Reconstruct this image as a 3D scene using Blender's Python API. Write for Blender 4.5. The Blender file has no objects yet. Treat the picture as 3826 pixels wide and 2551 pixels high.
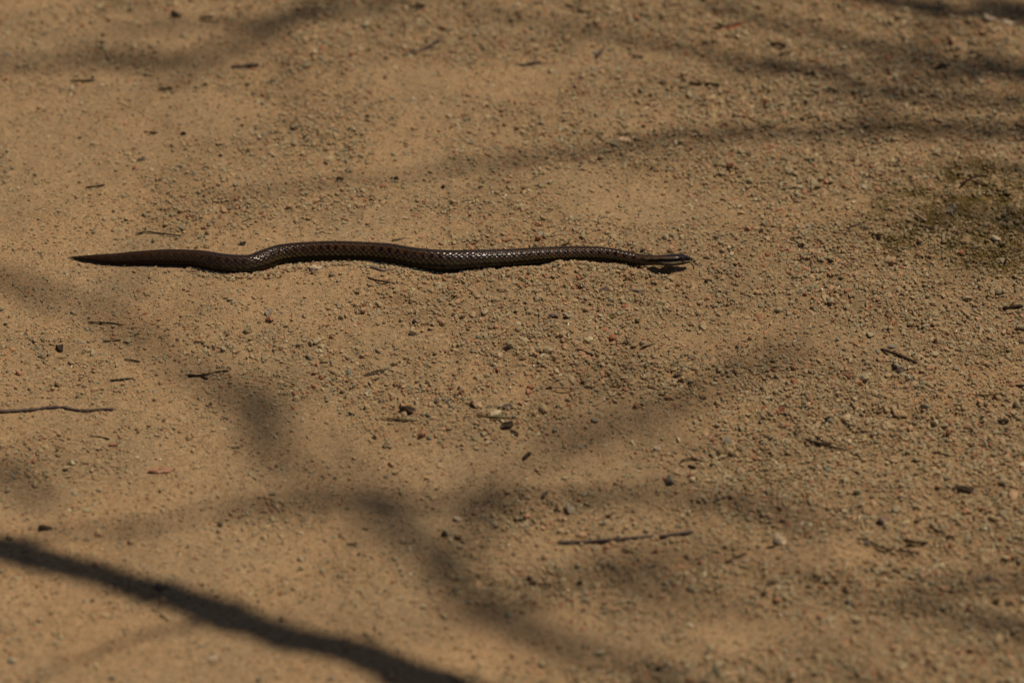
import bpy, math, random
import numpy as np
from mathutils import Vector

# ---------------------------------------------------------------- camera, sky, sun, exposure
sc = bpy.context.scene
D, PITCH, WID = 2.9, math.radians(33), 0.76          # metres to the path, look-down angle, metres across the frame there
cam_data = bpy.data.cameras.new('camera')
cam = bpy.data.objects.new('camera', cam_data)
sc.collection.objects.link(cam)
CAM = np.array([0, -D*math.cos(PITCH), D*math.sin(PITCH)])
cam.location = CAM
cam.rotation_euler = (math.pi/2-PITCH, 0, 0)
cam_data.sensor_width = 36
cam_data.lens = 36*D/WID
cam_data.clip_start = 0.05
cam_data.clip_end = 500
cam_data.dof.use_dof = True
cam_data.dof.focus_distance = 2.93
cam_data.dof.aperture_fstop = 4.8
sc.camera = cam

SX, SY = 0.40, 0.10                                   # metres the sun stands to the right / behind per metre of height
SUN_EL = math.atan(1/math.hypot(SX, SY)); SUN_AZ = math.atan2(SX, SY)
world = bpy.data.worlds.new('World'); sc.world = world; world.use_nodes = True
wn = world.node_tree
sky = wn.nodes.new('ShaderNodeTexSky'); sky.sky_type = 'NISHITA'; sky.sun_disc = False
sky.sun_elevation = SUN_EL; sky.sun_rotation = SUN_AZ
wn.links.new(sky.outputs[0], wn.nodes['Background'].inputs[0])
wn.nodes['Background'].inputs[1].default_value = 0.05
sl = bpy.data.lights.new('sun', 'SUN'); sl.energy = 5.0; sl.angle = math.radians(0.53); sl.color = (1.0, 0.915, 0.77)
sun = bpy.data.objects.new('sun', sl); sc.collection.objects.link(sun)
sun.rotation_euler = Vector((SX, SY, 1)).to_track_quat('Z', 'Y').to_euler()
sc.view_settings.view_transform = 'Standard'; sc.view_settings.look = 'None'
sc.view_settings.exposure = -0.48; sc.view_settings.gamma = 1.0; sc.view_settings.use_curve_mapping = False

rng = np.random.default_rng(7); random.seed(7)
C = sc.collection

def tag(o, label=None, cat=None, group=None, kind=None):
    for k, v in (('label', label), ('category', cat), ('group', group), ('kind', kind)):
        if v: o[k] = v
    return o

def survey(X, Y, h=0.0):
    """place on the level z=h that was measured at photo position X, Y (3826 x 2551)"""
    X = np.asarray(X, float); Y = np.asarray(Y, float)
    a = (X-1913)/3826*WID/D; b = -(Y-1275.5)/3826*WID/D
    dy = math.cos(PITCH)+b*math.sin(PITCH); dz = -math.sin(PITCH)+b*math.cos(PITCH)
    t = (h-CAM[2])/dz
    return a*t, CAM[1]+dy*t, t/D            # x, y, relative depth (for sizes)
PXM = WID/3826                               # metres per photo pixel at depth 1

# ---------------------------------------------------------------- noise and the lie of the land
def vnoise(x, y, s, seed):
    x = np.asarray(x, float)/s+seed*17.31; y = np.asarray(y, float)/s+seed*9.73
    xi = np.floor(x).astype(np.int64); yi = np.floor(y).astype(np.int64); fx = x-xi; fy = y-yi
    fx = fx*fx*fx*(fx*(fx*6-15)+10); fy = fy*fy*fy*(fy*(fy*6-15)+10)
    def h(i, j):
        n = (i*374761393+j*668265263+seed*1274126177) & 0xffffffff
        n = ((n ^ (n >> 13))*1274126177) & 0xffffffff
        return ((n ^ (n >> 16)) & 0xffff)/65535.0
    a = h(xi, yi)*(1-fx)+h(xi+1, yi)*fx; b = h(xi, yi+1)*(1-fx)+h(xi+1, yi+1)*fx
    return a*(1-fy)+b*fy
def sstep(e0, e1, x):
    t = np.clip((x-e0)/(e1-e0), 0, 1); return t*t*(3-2*t)

SMOOTH = [(0.06, 0.20, .17, .05), (-.07, -.17, .12, .045), (-.30, -.42, .30, .09), (-.33, .32, .12, .10), (-.17, .115, .10, .03),
          (-.38, .10, .12, .06), (.14, .02, .11, .035), (.09, -.10, .09, .03), (-.02, .40, .13, .04), (-.28, -.21, .12, .04), (.02, -.36, .16, .04), (.24, -.27, .07, .02)]
def coarse(x, y):
    """0 where fine sand lies, 1 where loose grit covers the path (more of it to the right)"""
    g = 0.30+0.62*sstep(-.36, .30, x+.10*y)
    g = g+0.75*(vnoise(x, y*1.7, .085, 3)-.5)+0.35*(vnoise(x, y*1.5, .03, 4)-.5)
    for cx, cy, ax, ay in SMOOTH:
        g = g-.48*np.exp(-((x-cx)/ax)**2-((y-cy)/ay)**2)
    return np.clip(g, .14, .92)
def moss_mask(x, y):
    m = 0
    for X, Y, ax, ay in ((3790, 850, .115, .050), (3620, 720, .09, .035), (3500, 880, .06, .02), (3600, 610, .035, .014), (3720, 620, .04, .015), (3760, 990, .05, .022), (3760, 1320, .03, .012), (3530, 250, .015, .01), (3400, 460, .04, .012)):
        px, py, _ = survey(X, Y)
        m = m+np.exp(-((x-px)/ax)**2-((y-py)/ay)**2)
    return np.clip(m*1.0*(.1+.9*vnoise(x, y, .012, 9)+.5*vnoise(x, y, .004, 10))-.24, 0, 1)
def land_soft(x, y):
    near = np.exp(-(np.maximum(np.hypot(x, y)-1.0, 0)/2.0)**2)
    far = .5*(vnoise(x, y, 7.0, 11)-.5)*(1-near)
    return far+.012*(vnoise(x, y, .33, 1)-.5)+.006*(vnoise(x, y*1.3, .11, 2)-.5)
def land(x, y):
    c = coarse(x, y)
    return land_soft(x, y)+.0022*(vnoise(x, y, .035, 5)-.5)+(.0008+.0055*c)*(vnoise(x, y, .0115, 6)-.5)+(.0004+.0026*c)*(vnoise(x, y, .0052, 7)-.5)

def axis(lo, hi, step, far):
    mid = np.arange(lo, hi, step); out_r, out_l, s = [], [], step
    v = mid[-1]
    while v < far: s *= 1.35; v += s; out_r.append(v)
    v, s = mid[0], step
    while v > -far: s *= 1.35; v -= s; out_l.append(v)
    return np.concatenate([np.array(out_l[::-1]), mid, np.array(out_r)])

def grid_mesh(name, P, nu, nv, closed_v=False, smooth=True):
    """P: (nu*nv,3)"""
    i = np.arange(nu-1)[:, None]; j = np.arange(nv if closed_v else nv-1)[None, :]; j2 = (j+1) % nv
    q = np.stack([i*nv+j+0*i, (i+1)*nv+j, (i+1)*nv+j2, i*nv+j2+0*i], -1).reshape(-1, 4)
    me = bpy.data.meshes.new(name)
    me.vertices.add(len(P)); me.vertices.foreach_set('co', np.ascontiguousarray(P, dtype=np.float32).ravel())
    me.loops.add(q.size); me.loops.foreach_set('vertex_index', q.astype(np.int32).ravel())
    me.polygons.add(len(q)); me.polygons.foreach_set('loop_start', np.arange(0, q.size, 4, dtype=np.int32))
    me.polygons.foreach_set('use_smooth', np.full(len(q), smooth))
    me.update(calc_edges=True)
    return me
def vcol(me, name, col):
    a = me.color_attributes.new(name, 'FLOAT_COLOR', 'POINT')
    c = np.ones((len(col), 4), np.float32); c[:, :col.shape[1]] = col
    a.data.foreach_set('color', c.ravel())

# ---------------------------------------------------------------- materials
def new_mat(name):
    m = bpy.data.materials.new(name); m.use_nodes = True
    nt = m.node_tree; return m, nt, nt.nodes, nt.links, nt.nodes['Principled BSDF']
def ramp(N, stops):
    r = N.new('ShaderNodeValToRGB'); e = r.color_ramp.elements
    while len(e) < len(stops): e.new(.5)
    for k, (p, c) in enumerate(stops): e[k].position = p; e[k].color = (*c, 1)
    return r
def mix(N, L, fac, a, b, typ='MIX'):
    n = N.new('ShaderNodeMix'); n.data_type = 'RGBA'; n.blend_type = typ
    for s, v in ((n.inputs[0], fac), (n.inputs[6], a), (n.inputs[7], b)):
        if hasattr(v, 'is_output'): L.new(v, s)
        elif isinstance(v, tuple): s.default_value = (*v, 1)
        else: s.default_value = v
    return n.outputs[2]

m_sand, nt, N, L, B = new_mat('sand_and_grit')
tc = N.new('ShaderNodeTexCoord'); att = N.new('ShaderNodeAttribute'); att.attribute_name = 'gcol'
def noise(scale, detail=3, rough=.55, sx=1, sy=1):
    n = N.new('ShaderNodeTexNoise'); n.inputs['Scale'].default_value = scale
    n.inputs['Detail'].default_value = detail; n.inputs['Roughness'].default_value = rough
    mp = N.new('ShaderNodeMapping'); mp.inputs['Scale'].default_value = (sx, sy, 1)
    L.new(tc.outputs['Object'], mp.inputs[0]); L.new(mp.outputs[0], n.inputs['Vector']); return n
def vor(scale):
    v = N.new('ShaderNodeTexVoronoi'); v.inputs['Scale'].default_value = scale
    L.new(tc.outputs['Object'], v.inputs['Vector']); return v
n1 = noise(9, 5); v1 = vor(620); v2 = vor(1300); n2 = noise(150, 4)
grain = ramp(N, [(0, (.60, .56, .50)), (.30, (.86, .84, .80)), (.55, (1, 1, 1)), (.72, (1.12, .96, .86)), (.86, (1.06, 1.08, 1.08)), (1, (1.3, 1.3, 1.26))])
sep = N.new('ShaderNodeSeparateColor'); L.new(v1.outputs['Color'], sep.inputs[0]); L.new(sep.outputs[0], grain.inputs[0])
grain2 = ramp(N, [(0, (.68, .63, .58)), (.4, (.95, .95, .95)), (1, (1.15, 1.12, 1.08))])
sep2 = N.new('ShaderNodeSeparateColor'); L.new(v2.outputs['Color'], sep2.inputs[0]); L.new(sep2.outputs[1], grain2.inputs[0])
r1 = ramp(N, [(.3, (.88, .92, .95)), (.7, (1.1, 1.04, .98))]); L.new(n1.outputs[0], r1.inputs[0])
c = mix(N, L, 1.0, att.outputs['Color'], r1.outputs[0], 'MULTIPLY')
c = mix(N, L, .75, c, mix(N, L, 1.0, c, grain.outputs[0], 'MULTIPLY'))
c = mix(N, L, .6, c, mix(N, L, 1.0, c, grain2.outputs[0], 'MULTIPLY'))
L.new(c, B.inputs['Base Color']); B.inputs['Roughness'].default_value = .95; B.inputs['Specular IOR Level'].default_value = .15
add = N.new('ShaderNodeMath'); add.operation = 'ADD'
mu = N.new('ShaderNodeMath'); mu.operation = 'MULTIPLY'; mu.inputs[1].default_value = -.9; L.new(v1.outputs['Distance'], mu.inputs[0])
L.new(n2.outputs[0], add.inputs[0]); L.new(mu.outputs[0], add.inputs[1])
bp = N.new('ShaderNodeBump'); bp.inputs['Strength'].default_value = .9; bp.inputs['Distance'].default_value = .0009
L.new(add.outputs[0], bp.inputs['Height']); L.new(bp.outputs[0], B.inputs['Normal'])

m_grit, nt, N, L, B = new_mat('granite_grit')
tc = N.new('ShaderNodeTexCoord')
at = N.new('ShaderNodeAttribute'); at.attribute_type = 'INSTANCER'; at.attribute_name = 'col'
ar = N.new('ShaderNodeAttribute'); ar.attribute_type = 'INSTANCER'; ar.attribute_name = 'gloss'
n2 = noise(2.2, 4, .7)
r = ramp(N, [(.3, (.78, .76, .74)), (.6, (1.08, 1.08, 1.08))]); L.new(n2.outputs[0], r.inputs[0])
L.new(mix(N, L, 1.0, at.outputs['Color'], r.outputs[0], 'MULTIPLY'), B.inputs['Base Color'])
L.new(ar.outputs['Fac'], B.inputs['Roughness']); B.inputs['Specular IOR Level'].default_value = .3
bp = N.new('ShaderNodeBump'); bp.inputs['Strength'].default_value = .22; bp.inputs['Distance'].default_value = .3
L.new(n2.outputs[0], bp.inputs['Height']); L.new(bp.outputs[0], B.inputs['Normal'])

def rough_mat(name, c1, c2, scale=120, rough=.8, stretch=(1, 1), spec=.08, bump=.0006):
    global nt, N, L, B, tc
    m, nt, N, L, B = new_mat(name); tc = N.new('ShaderNodeTexCoord')
    n = noise(scale, 5, .65, *stretch); r = ramp(N, [(.3, c1), (.68, c2)]); L.new(n.outputs[0], r.inputs[0])
    L.new(r.outputs[0], B.inputs['Base Color']); B.inputs['Roughness'].default_value = rough
    B.inputs['Specular IOR Level'].default_value = spec
    bp = N.new('ShaderNodeBump'); bp.inputs['Distance'].default_value = bump; bp.inputs['Strength'].default_value = .8
    L.new(n.outputs[0], bp.inputs['Height']); L.new(bp.outputs[0], B.inputs['Normal']); return m
M = {
 'brown': rough_mat('weathered_twig', (.035, .022, .014), (.10, .066, .042)),
 'dark': rough_mat('dark_bark', (.022, .013, .008), (.065, .041, .025)),
 'grey': rough_mat('grey_twig', (.09, .068, .055), (.19, .145, .115)),
 'tan': rough_mat('dry_stem', (.20, .13, .07), (.38, .27, .16)),
 'olive': rough_mat('old_leaf_stem', (.075, .055, .022), (.15, .11, .05)),
 'red': rough_mat('rust_needle', (.20, .045, .020), (.38, .10, .05)),
 'pale': rough_mat('peeled_wood', (.48, .30, .19), (.62, .42, .28)),
 'purple': rough_mat('purplish_bark', (.062, .041, .032), (.14, .096, .074)),
 'bark': rough_mat('tree_bark', (.05, .038, .028), (.16, .12, .09), 30, .9, (1, 1), .2, .004),
 'moss': rough_mat('moss_green', (.08, .058, .010), (.16, .11, .024), 300, .95),
 'stone_grey': rough_mat('grey_stone', (.26, .195, .125), (.35, .275, .185), 200, .8),
 'stone_red': rough_mat('rust_red_stone', (.30, .14, .075), (.42, .23, .135), 200, .8),
 'stone_pale': rough_mat('pale_quartz_stone', (.40, .29, .18), (.52, .39, .26), 200, .6),
 'stone_purple': rough_mat('mauve_stone', (.17, .11, .075), (.28, .19, .135), 200, .8),
 'stone_tan': rough_mat('tan_stone', (.30, .19, .10), (.42, .28, .16), 200, .8),
}

# ---------------------------------------------------------------- ground
gx = axis(-.60, .72, .0017, 70); gy = axis(-.55, .78, .0021, 70)
X, Y = np.meshgrid(gx, gy, indexing='ij'); xf, yf = X.ravel(), Y.ravel()
Z = land(xf, yf)
ground = bpy.data.objects.new('gravel_path', grid_mesh('gravel_path', np.stack([xf, yf, Z], 1), len(gx), len(gy)))
co = coarse(xf, yf); mo = moss_mask(xf, yf)
base = np.array([.340, .223, .119])*(1-co[:, None])+np.array([.240, .160, .083])*co[:, None]  # browner grit base, with shade of the gaps between stones painted in
t = vnoise(xf, yf, .05, 21)[:, None]
base = base*(.93+.14*t)
base = base*(1-mo[:, None])+np.array([.110, .072, .018])*mo[:, None]
vcol(ground.data, 'gcol', base)
ground.data.materials.append(m_sand); C.objects.link(ground)
tag(ground, kind='structure')

# ---------------------------------------------------------------- the snake's course (x, top, bottom of the body, in photo positions)
BODY = [(251,960.8,962.6),(285,957,968),(328,953,974),(379,949,982),(438,945.5,988),(498,939,988.5),(557,934.5,988.5),(631,930.5,989),(706,932,992),(766,936,1000),
 (825,946,1013),(884,951.5,1018),(935,950.5,1018),(985,933,1006),(1038,915,987),(1098,907,979),(1157,903,975),(1231,900,973),(1306,901,973),(1395,905,975),
 (1462,910,982),(1519,920,992),(1579,928,1003),(1638,932,1008),(1698,934,1008),(1757,933,1003),(1817,932,997),(1876,931,995),(1936,927.5,991),(1995,924,985),
 (2085,920.5,978),(2179,919,975),(2268,924,978),(2327,935,986),(2387,948,993),(2431,953.5,991.5),(2476,952,990.5),(2521,949,989),(2548,949.5,987.5),(2566,951.5,985.5),(2577,957,981)]
bx = np.array([b[0] for b in BODY], float); bt = np.array([b[1] for b in BODY]); bb = np.array([b[2] for b in BODY])
def catmull(xs, ys, xq):
    m = np.gradient(ys, xs); i = np.clip(np.searchsorted(xs, xq)-1, 0, len(xs)-2)
    h = xs[i+1]-xs[i]; t = (xq-xs[i])/h
    return (2*t**3-3*t**2+1)*ys[i]+(t**3-2*t**2+t)*h*m[i]+(-2*t**3+3*t**2)*ys[i+1]+(t**3-t**2)*h*m[i+1]
xq = np.linspace(bx[0], bx[-1], 1400)
yc = catmull(bx, (bt+bb)/2, xq); rp = catmull(bx, (bb-bt)/2, xq)
x0, y0, dep = survey(xq, yc, .007)
R = rp*PXM*dep
lift = .0052*sstep(2360, 2500, xq)+.0012*np.exp(-((xq-1800)/60)**2)
hz = land_soft(x0, y0)+R*.90+lift+.0006
for _ in range(2):
    x0, y0, dep = survey(xq, yc, hz); hz = land_soft(x0, y0)+R*.90+lift+.0006
PATH = np.stack([x0, y0, hz], 1)
seg = np.linalg.norm(np.diff(PATH, axis=0), axis=1); S = np.concatenate([[0], np.cumsum(seg)])
NR = 1250
sq = np.linspace(0, S[-1], NR)
Pp = np.stack([np.interp(sq, S, PATH[:, k]) for k in range(3)], 1); Rr = np.interp(sq, S, R)
ker = np.hanning(15); ker /= ker.sum()
for k in range(3):
    Pp[:, k] = np.convolve(np.pad(Pp[:, k], 7, mode='reflect', reflect_type='odd'), ker, 'valid')
T = np.gradient(Pp, axis=0); T /= np.linalg.norm(T, axis=1)[:, None]
Bn = np.cross(T, [0, 0, 1.]); Bn /= np.linalg.norm(Bn, axis=1)[:, None]     # towards the camera side (-y)
Nn = np.cross(Bn, T)
total = S[-1]; dh = total-sq                                                    # distance back from the snout
NT = 132
th = np.linspace(-math.pi, math.pi, NT, endpoint=False)                         # 0 = spine, + = camera side
TH, _ = np.meshgrid(th, np.arange(NR)); ATH = np.degrees(np.abs(TH))
headf = 1-sstep(.019, .026, dh)                                                 # 1 on the head
# cross section: half widths along Bn and Nn
wf = np.ones(NR)*1.02; hf = np.ones(NR)*.97
hw = np.interp(dh, [0, .0006, .0015, .004, .008, .012, .016, .020, .026], [.0003, .0021, .0027, .0034, .0042, .0050, .0051, .0043, .0041])
hh = np.interp(dh, [0, .0006, .0015, .004, .008, .012, .016, .020, .026], [.0003, .0018, .0024, .0031, .0037, .0039, .0038, .0037, .0040])
a_ = (Rr*wf)*(1-headf)+hw*headf; b_ = (Rr*hf)*(1-headf)+hh*headf
e = (2.0+.5*headf)[:, None]
cs, sn = np.cos(TH), np.sin(TH)
rad = (np.abs(cs)**e+np.abs(sn)**e)**(-1/e)
off_b = a_[:, None]*rad*sn; off_n = b_[:, None]*rad*cs
low = off_n < -.72*b_[:, None]
off_n = np.where(low & (headf[:, None] < .5), -.72*b_[:, None]+(off_n+.72*b_[:, None])*.45, off_n)   # belly flattened on the sand
# scales: staggered lozenges
Ls = np.clip(.60*Rr, .0012, .0044); su = np.cumsum(np.gradient(sq)/Ls)
row = 14.0
v = ATH/row; jr = np.floor(v)
def cell(j):
    ctr = 0.5*(j % 2); k = np.round(su[:, None]-ctr); return su[:, None]-ctr-k, v-j, k
best = np.full(TH.shape, 9.); U = np.zeros(TH.shape); J = np.zeros(TH.shape); K = np.zeros(TH.shape)
for dj in (0, 1):
    u_, w_, k_ = cell(jr+dj)
    d_ = np.abs(u_)/.5+np.abs(w_)/1.0
    mk = d_ < best; best = np.where(mk, d_, best); U = np.where(mk, u_, U); J = np.where(mk, jr+dj, J); K = np.where(mk, k_, K)
side = np.where(TH >= 0, 1, -1)
hsh = (np.sin(J*127.1+K*311.7+side*74.7)*43758.5453) % 1.0
scal = np.clip(1-best**3, 0, 1)
ventral = sstep(104, 110, ATH)
tail = 1-sstep(.08, .17, sq)[:, None]
amp = (Rr[:, None]*.055)*(1-.7*headf[:, None])*(1-.2*tail)
shingle = scal*(.55-.9*U+.95*(v-J))                                                        # free edge lifted towards the tail
keel = np.exp(-((v-J)/.12)**2)*.35*scal
vent = np.clip(1-np.abs(((su*1.0)[:, None] % 1)-.5)*2, 0, 1)**.5*.5
disp = amp*((shingle+keel)*(1-ventral)+vent*ventral)+Rr[:, None]*(hsh-.5)*.012*(1-ventral)*scal
k_ = 1+disp/np.maximum(np.hypot(off_b, off_n), 1e-5)
off_b *= k_; off_n *= k_
# head relief: brow ridge and lip line
brow = np.exp(-((dh[:, None]-.0070)/.0022)**2-((ATH-40)/13)**2)*.0008
lip = -np.exp(-((ATH-108)/3.5)**2)*.00035*(1-sstep(.013, .0155, dh))[:, None]
k_ = 1+(brow+lip)/np.maximum(np.hypot(off_b, off_n), 1e-5); off_b *= k_; off_n *= k_
off_b = off_b*(1-(.10+.12*headf)[:, None]*np.cos(TH))
off_b[0] *= .01; off_n[0] *= .01; off_b[-1] *= .01; off_n[-1] *= .01
V = Pp[:, None, :]+off_b[..., None]*Bn[:, None, :]+off_n[..., None]*Nn[:, None, :]
# pigment
def lin(*c): return np.array(c, float)
col = np.zeros(TH.shape+(3,)); col[:] = lin(.016, .0095, .0058)
def lay(mask, c, amt=1.0):
    global col
    m_ = np.clip(mask*amt, 0, 1)[..., None]; col = col*(1-m_)+np.asarray(c)*m_
bell = lambda x, c_, w: np.exp(-((x-c_)/w)**2)
period = .0068
ph = (sq/period)[:, None]+.15*np.sin(sq*90)[:, None]
av = np.where(ATH < 100, (J*row), ATH)                                          # colour goes scale by scale
sc_u = (su[:, None]-U)                                                          # scale centre
phs = np.interp(sc_u.ravel(), su, ph[:, 0]).reshape(sc_u.shape)
fore = sstep(.24, .10, dh)[:, None]
lay(bell(ATH, 36, 22)*fore, lin(.135, .066, .031), .8)
lay(bell(ATH, 0, 9), lin(.036, .027, .023))
lay(bell(ATH, 19+3*np.sin(2*math.pi*ph+1), 6.5), lin(.125, .060, .027), .85)      # scalloped rusty line
lay(bell(ATH, 38, 20), lin(.070, .033, .0145), .9)
spot = sstep(-.15, .25, np.cos(2*math.pi*(.35*phs+.65*ph)))*sstep(20, 26, ATH)*sstep(60, 50, ATH+5*np.sin(ph*11))*(.75+.25*np.sin(ph*7.3+1))
spf = sstep(-.05, .3, np.cos(2*math.pi*ph))*sstep(20, 25, ATH)*sstep(60, 54, ATH)
spot = spot*(1-fore)+spf*fore
lay(spot, lin(.004, .0035, .004), 1.0)
spot2 = sstep(-.2, .3, np.cos(2*math.pi*(ph+.5)))*sstep(3, 6, ATH)*sstep(17, 13, ATH)
lay(spot2, lin(.018, .014, .014), .9)
dash = bell(ATH, 62, 9)*np.clip(scal*1.3-.25, 0, 1)*sstep(.15, -.25, U)
lay(dash, lin(.17, .11, .06), .75)
lay(bell(ATH, 78, 7), lin(.12, .085, .028), .85)
lay(bell(ATH, 90, 5), lin(.030, .022, .012), .6)
lay(ventral, lin(.075, .062, .034)*(.45+.55*vent[..., None]), .9)
lay(np.ones_like(ATH)*tail, lin(.040, .020, .0105), .72)
lay(bell(ATH, 70, 12)*tail, lin(.06, .037, .021), .5)
lay((best > .88)*(1-ventral)*(1-.2*tail)*(.3+.7*sstep(50, 60, ATH)), lin(.010, .006, .004), .42)            # dark skin between scales
hd = headf[:, None]
nk = 1-sstep(.027, .046, dh)[:, None]
d_ = dh[:, None]*1000+0*TH
lay(hd*sstep(56, 50, ATH), lin(.026, .021, .022))
lay(nk*bell(ATH, 34, 13)*sstep(7, 12, d_), lin(.13, .082, .046), .85)
lay(hd*sstep(30, 22, ATH)*sstep(16, 12, d_), lin(.026, .021, .024))
lay(nk*sstep(46, 52, ATH+4*np.sin(d_*.9)*sstep(14, 20, d_))*sstep(80, 75, ATH+3*np.sin(d_*.9+1)*sstep(14, 20, d_)), lin(.006, .005, .006))
lay(hd*sstep(77, 81, ATH)*sstep(106, 101, ATH), lin(.36, .28, .16))
lay(nk*(1-hd)*sstep(79, 84, ATH)*sstep(112, 106, ATH), lin(.13, .08, .037), .8)
lay(hd*bell(ATH, 108, 4)*sstep(.014, .012, dh)[:, None], lin(.012, .008, .006))
lay(nk*sstep(113, 118, ATH), lin(.16, .125, .06))
bars = (np.sin(d_*2*math.pi/2.1) > .82)*sstep(80, 83, ATH)*sstep(105, 101, ATH)*hd*sstep(13, 11, d_)
lay(bars, lin(.03, .02, .015), .9)
lay(sstep(1.6, .8, d_)*hd, lin(.07, .030, .022), .85)
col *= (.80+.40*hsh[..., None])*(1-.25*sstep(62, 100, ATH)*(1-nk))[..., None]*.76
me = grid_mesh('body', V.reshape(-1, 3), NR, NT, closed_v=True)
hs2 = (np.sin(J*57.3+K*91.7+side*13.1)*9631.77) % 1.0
glint_zone = bell(sq[:, None], np.interp(1765, xq, S), .035)+bell(sq[:, None], np.interp(880, xq, S), .022)
glint_spec = np.clip(.05+(.34*glint_zone+.05)*(.35+hs2), .03, .5)      # specular level per scale, raised in two stretches to place the glints
vcol(me, 'scol', np.concatenate([col.reshape(-1, 3), glint_spec.reshape(-1, 1)], 1))
m_sn, nt, N, L, B = new_mat('snake_scales'); tc = N.new('ShaderNodeTexCoord')
a1 = N.new('ShaderNodeAttribute'); a1.attribute_name = 'scol'
n3 = noise(900, 3, .6); r = ramp(N, [(.3, (.8, .8, .8)), (.7, (1.15, 1.12, 1.1))]); L.new(n3.outputs[0], r.inputs[0])
L.new(mix(N, L, 1.0, a1.outputs['Color'], r.outputs[0], 'MULTIPLY'), B.inputs['Base Color'])
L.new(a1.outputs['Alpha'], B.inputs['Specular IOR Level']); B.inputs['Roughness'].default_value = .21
me.materials.append(m_sn)
hx, hy, hz_ = Pp[NR//2]
root = bpy.data.objects.new('snake', None); root.location = (hx, hy, 0); C.objects.link(root)
root.empty_display_size = .02
tag(root, 'dark brown garter snake crawling across the gravel path with its tongue out', 'snake')
def child(name, me, parent, **k):
    o = bpy.data.objects.new(name, me); C.objects.link(o); o.parent = parent
    o.matrix_parent_inverse = parent.matrix_basis.inverted(); 
    if k.get('label'): o['label'] = k['label']
    return o
child('body', me, root)

def ball(name, c, r, seg=24, rings=14, scl=(1, 1, 1)):
    ph_ = np.linspace(.001, math.pi-.001, rings); t_ = np.linspace(0, 2*math.pi, seg, endpoint=False)
    P_ = np.stack([np.outer(np.sin(ph_), np.cos(t_))*scl[0], np.outer(np.sin(ph_), np.sin(t_))*scl[1], np.outer(np.cos(ph_), np.ones(seg))*scl[2]], -1).reshape(-1, 3)*r+np.asarray(c)
    return grid_mesh(name, P_, rings, seg, closed_v=True)
def tube(name, pts, radii, sides=8, jit=.0, seed=0, closed=True):
    """tapered tube through pts with an uneven skin"""
    rg = np.random.default_rng(seed)
    pts = np.asarray(pts, float); n = len(pts)
    T_ = np.gradient(pts, axis=0); T_ /= np.maximum(np.linalg.norm(T_, axis=1), 1e-9)[:, None]
    up = np.array([0, 0, 1.]) if abs(T_[:, 2]).mean() < .8 else np.array([1., 0, 0])
    b = np.cross(T_, up); b /= np.linalg.norm(b, axis=1)[:, None]; nn = np.cross(b, T_)
    a = np.linspace(0, 2*math.pi, sides, endpoint=False)
    rr = np.asarray(radii)[:, None]*(1+jit*(rg.random((n, sides))-.5)*2)
    P_ = pts[:, None, :]+(rr*np.cos(a))[..., None]*b[:, None, :]+(rr*np.sin(a))[..., None]*nn[:, None, :]
    P_ = np.concatenate([np.repeat(pts[:1]-T_[:1]*radii[0]*.2, sides, 0)[None], P_, np.repeat(pts[-1:]+T_[-1:]*radii[-1]*.2, sides, 0)[None]])
    return grid_mesh(name, P_.reshape(-1, 3), n+2, sides, closed_v=True, smooth=sides > 6)
def resample(pts, n):
    pts = np.asarray(pts, float); s = np.concatenate([[0], np.cumsum(np.linalg.norm(np.diff(pts, axis=0), axis=1))])
    q = np.linspace(0, s[-1], n)
    if len(pts) > 2:
        return np.stack([catmull(s, pts[:, k], q) for k in range(pts.shape[1])], 1)
    return np.stack([np.interp(q, s, pts[:, k]) for k in range(pts.shape[1])], 1)

m_eye, nt, N, L, B = new_mat('snake_eye')
B.inputs['Base Color'].default_value = (.018, .010, .006, 1); B.inputs['Roughness'].default_value = .08
ie = int(np.argmin(np.abs(dh-.0068)))
for s_ in (1, -1):
    c_ = Pp[ie]+Bn[ie]*a_[ie]*.83*s_+Nn[ie]*b_[ie]*.40
    em = ball('eye', c_, .00140, scl=(1.15, .75, 1)); em.materials.append(m_eye); child('eye', em, root)
m_ton, nt, N, L, B = new_mat('tongue_skin')
B.inputs['Base Color'].default_value = (.035, .012, .010, 1); B.inputs['Roughness'].default_value = .35
tp = Pp[-1]
def tpt(X_, Y_, h_):
    x_, y_, _ = survey(X_, Y_, h_); return [float(x_), float(y_), h_]
z0 = float(tp[2])
tng = [tpt(2570, 979, z0-.0012), tpt(2577, 981, z0-.0013), tpt(2584, 985, z0-.0018), tpt(2589.5, 992, z0-.0032), tpt(2591, 1000, z0-.005)]
f1 = [tng[-1], tpt(2590.5, 1005, z0-.0062), tpt(2592, 1012, z0-.0078)]
f2 = [tng[-1], tpt(2594, 1003, z0-.0055), tpt(2598, 1003.5, z0-.0058)]
def join_meshes(name, ms):
    vs, fs, o = [], [], 0
    for m_ in ms:
        vs += [tuple(v_.co) for v_ in m_.vertices]; fs += [tuple(i+o for i in p.vertices) for p in m_.polygons]; o += len(m_.vertices)
    r_ = bpy.data.meshes.new(name); r_.from_pydata(vs, [], fs); r_.polygons.foreach_set('use_smooth', [True]*len(fs)); return r_
tm = join_meshes('tongue', [tube('t', resample(tng, 16), np.linspace(.00062, .00042, 16)), tube('t', resample(f1, 8), np.linspace(.0004, .00012, 8)), tube('t', resample(f2, 8), np.linspace(.0004, .00012, 8))])
tm.materials.append(m_ton); child('tongue', tm, root)

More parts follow.
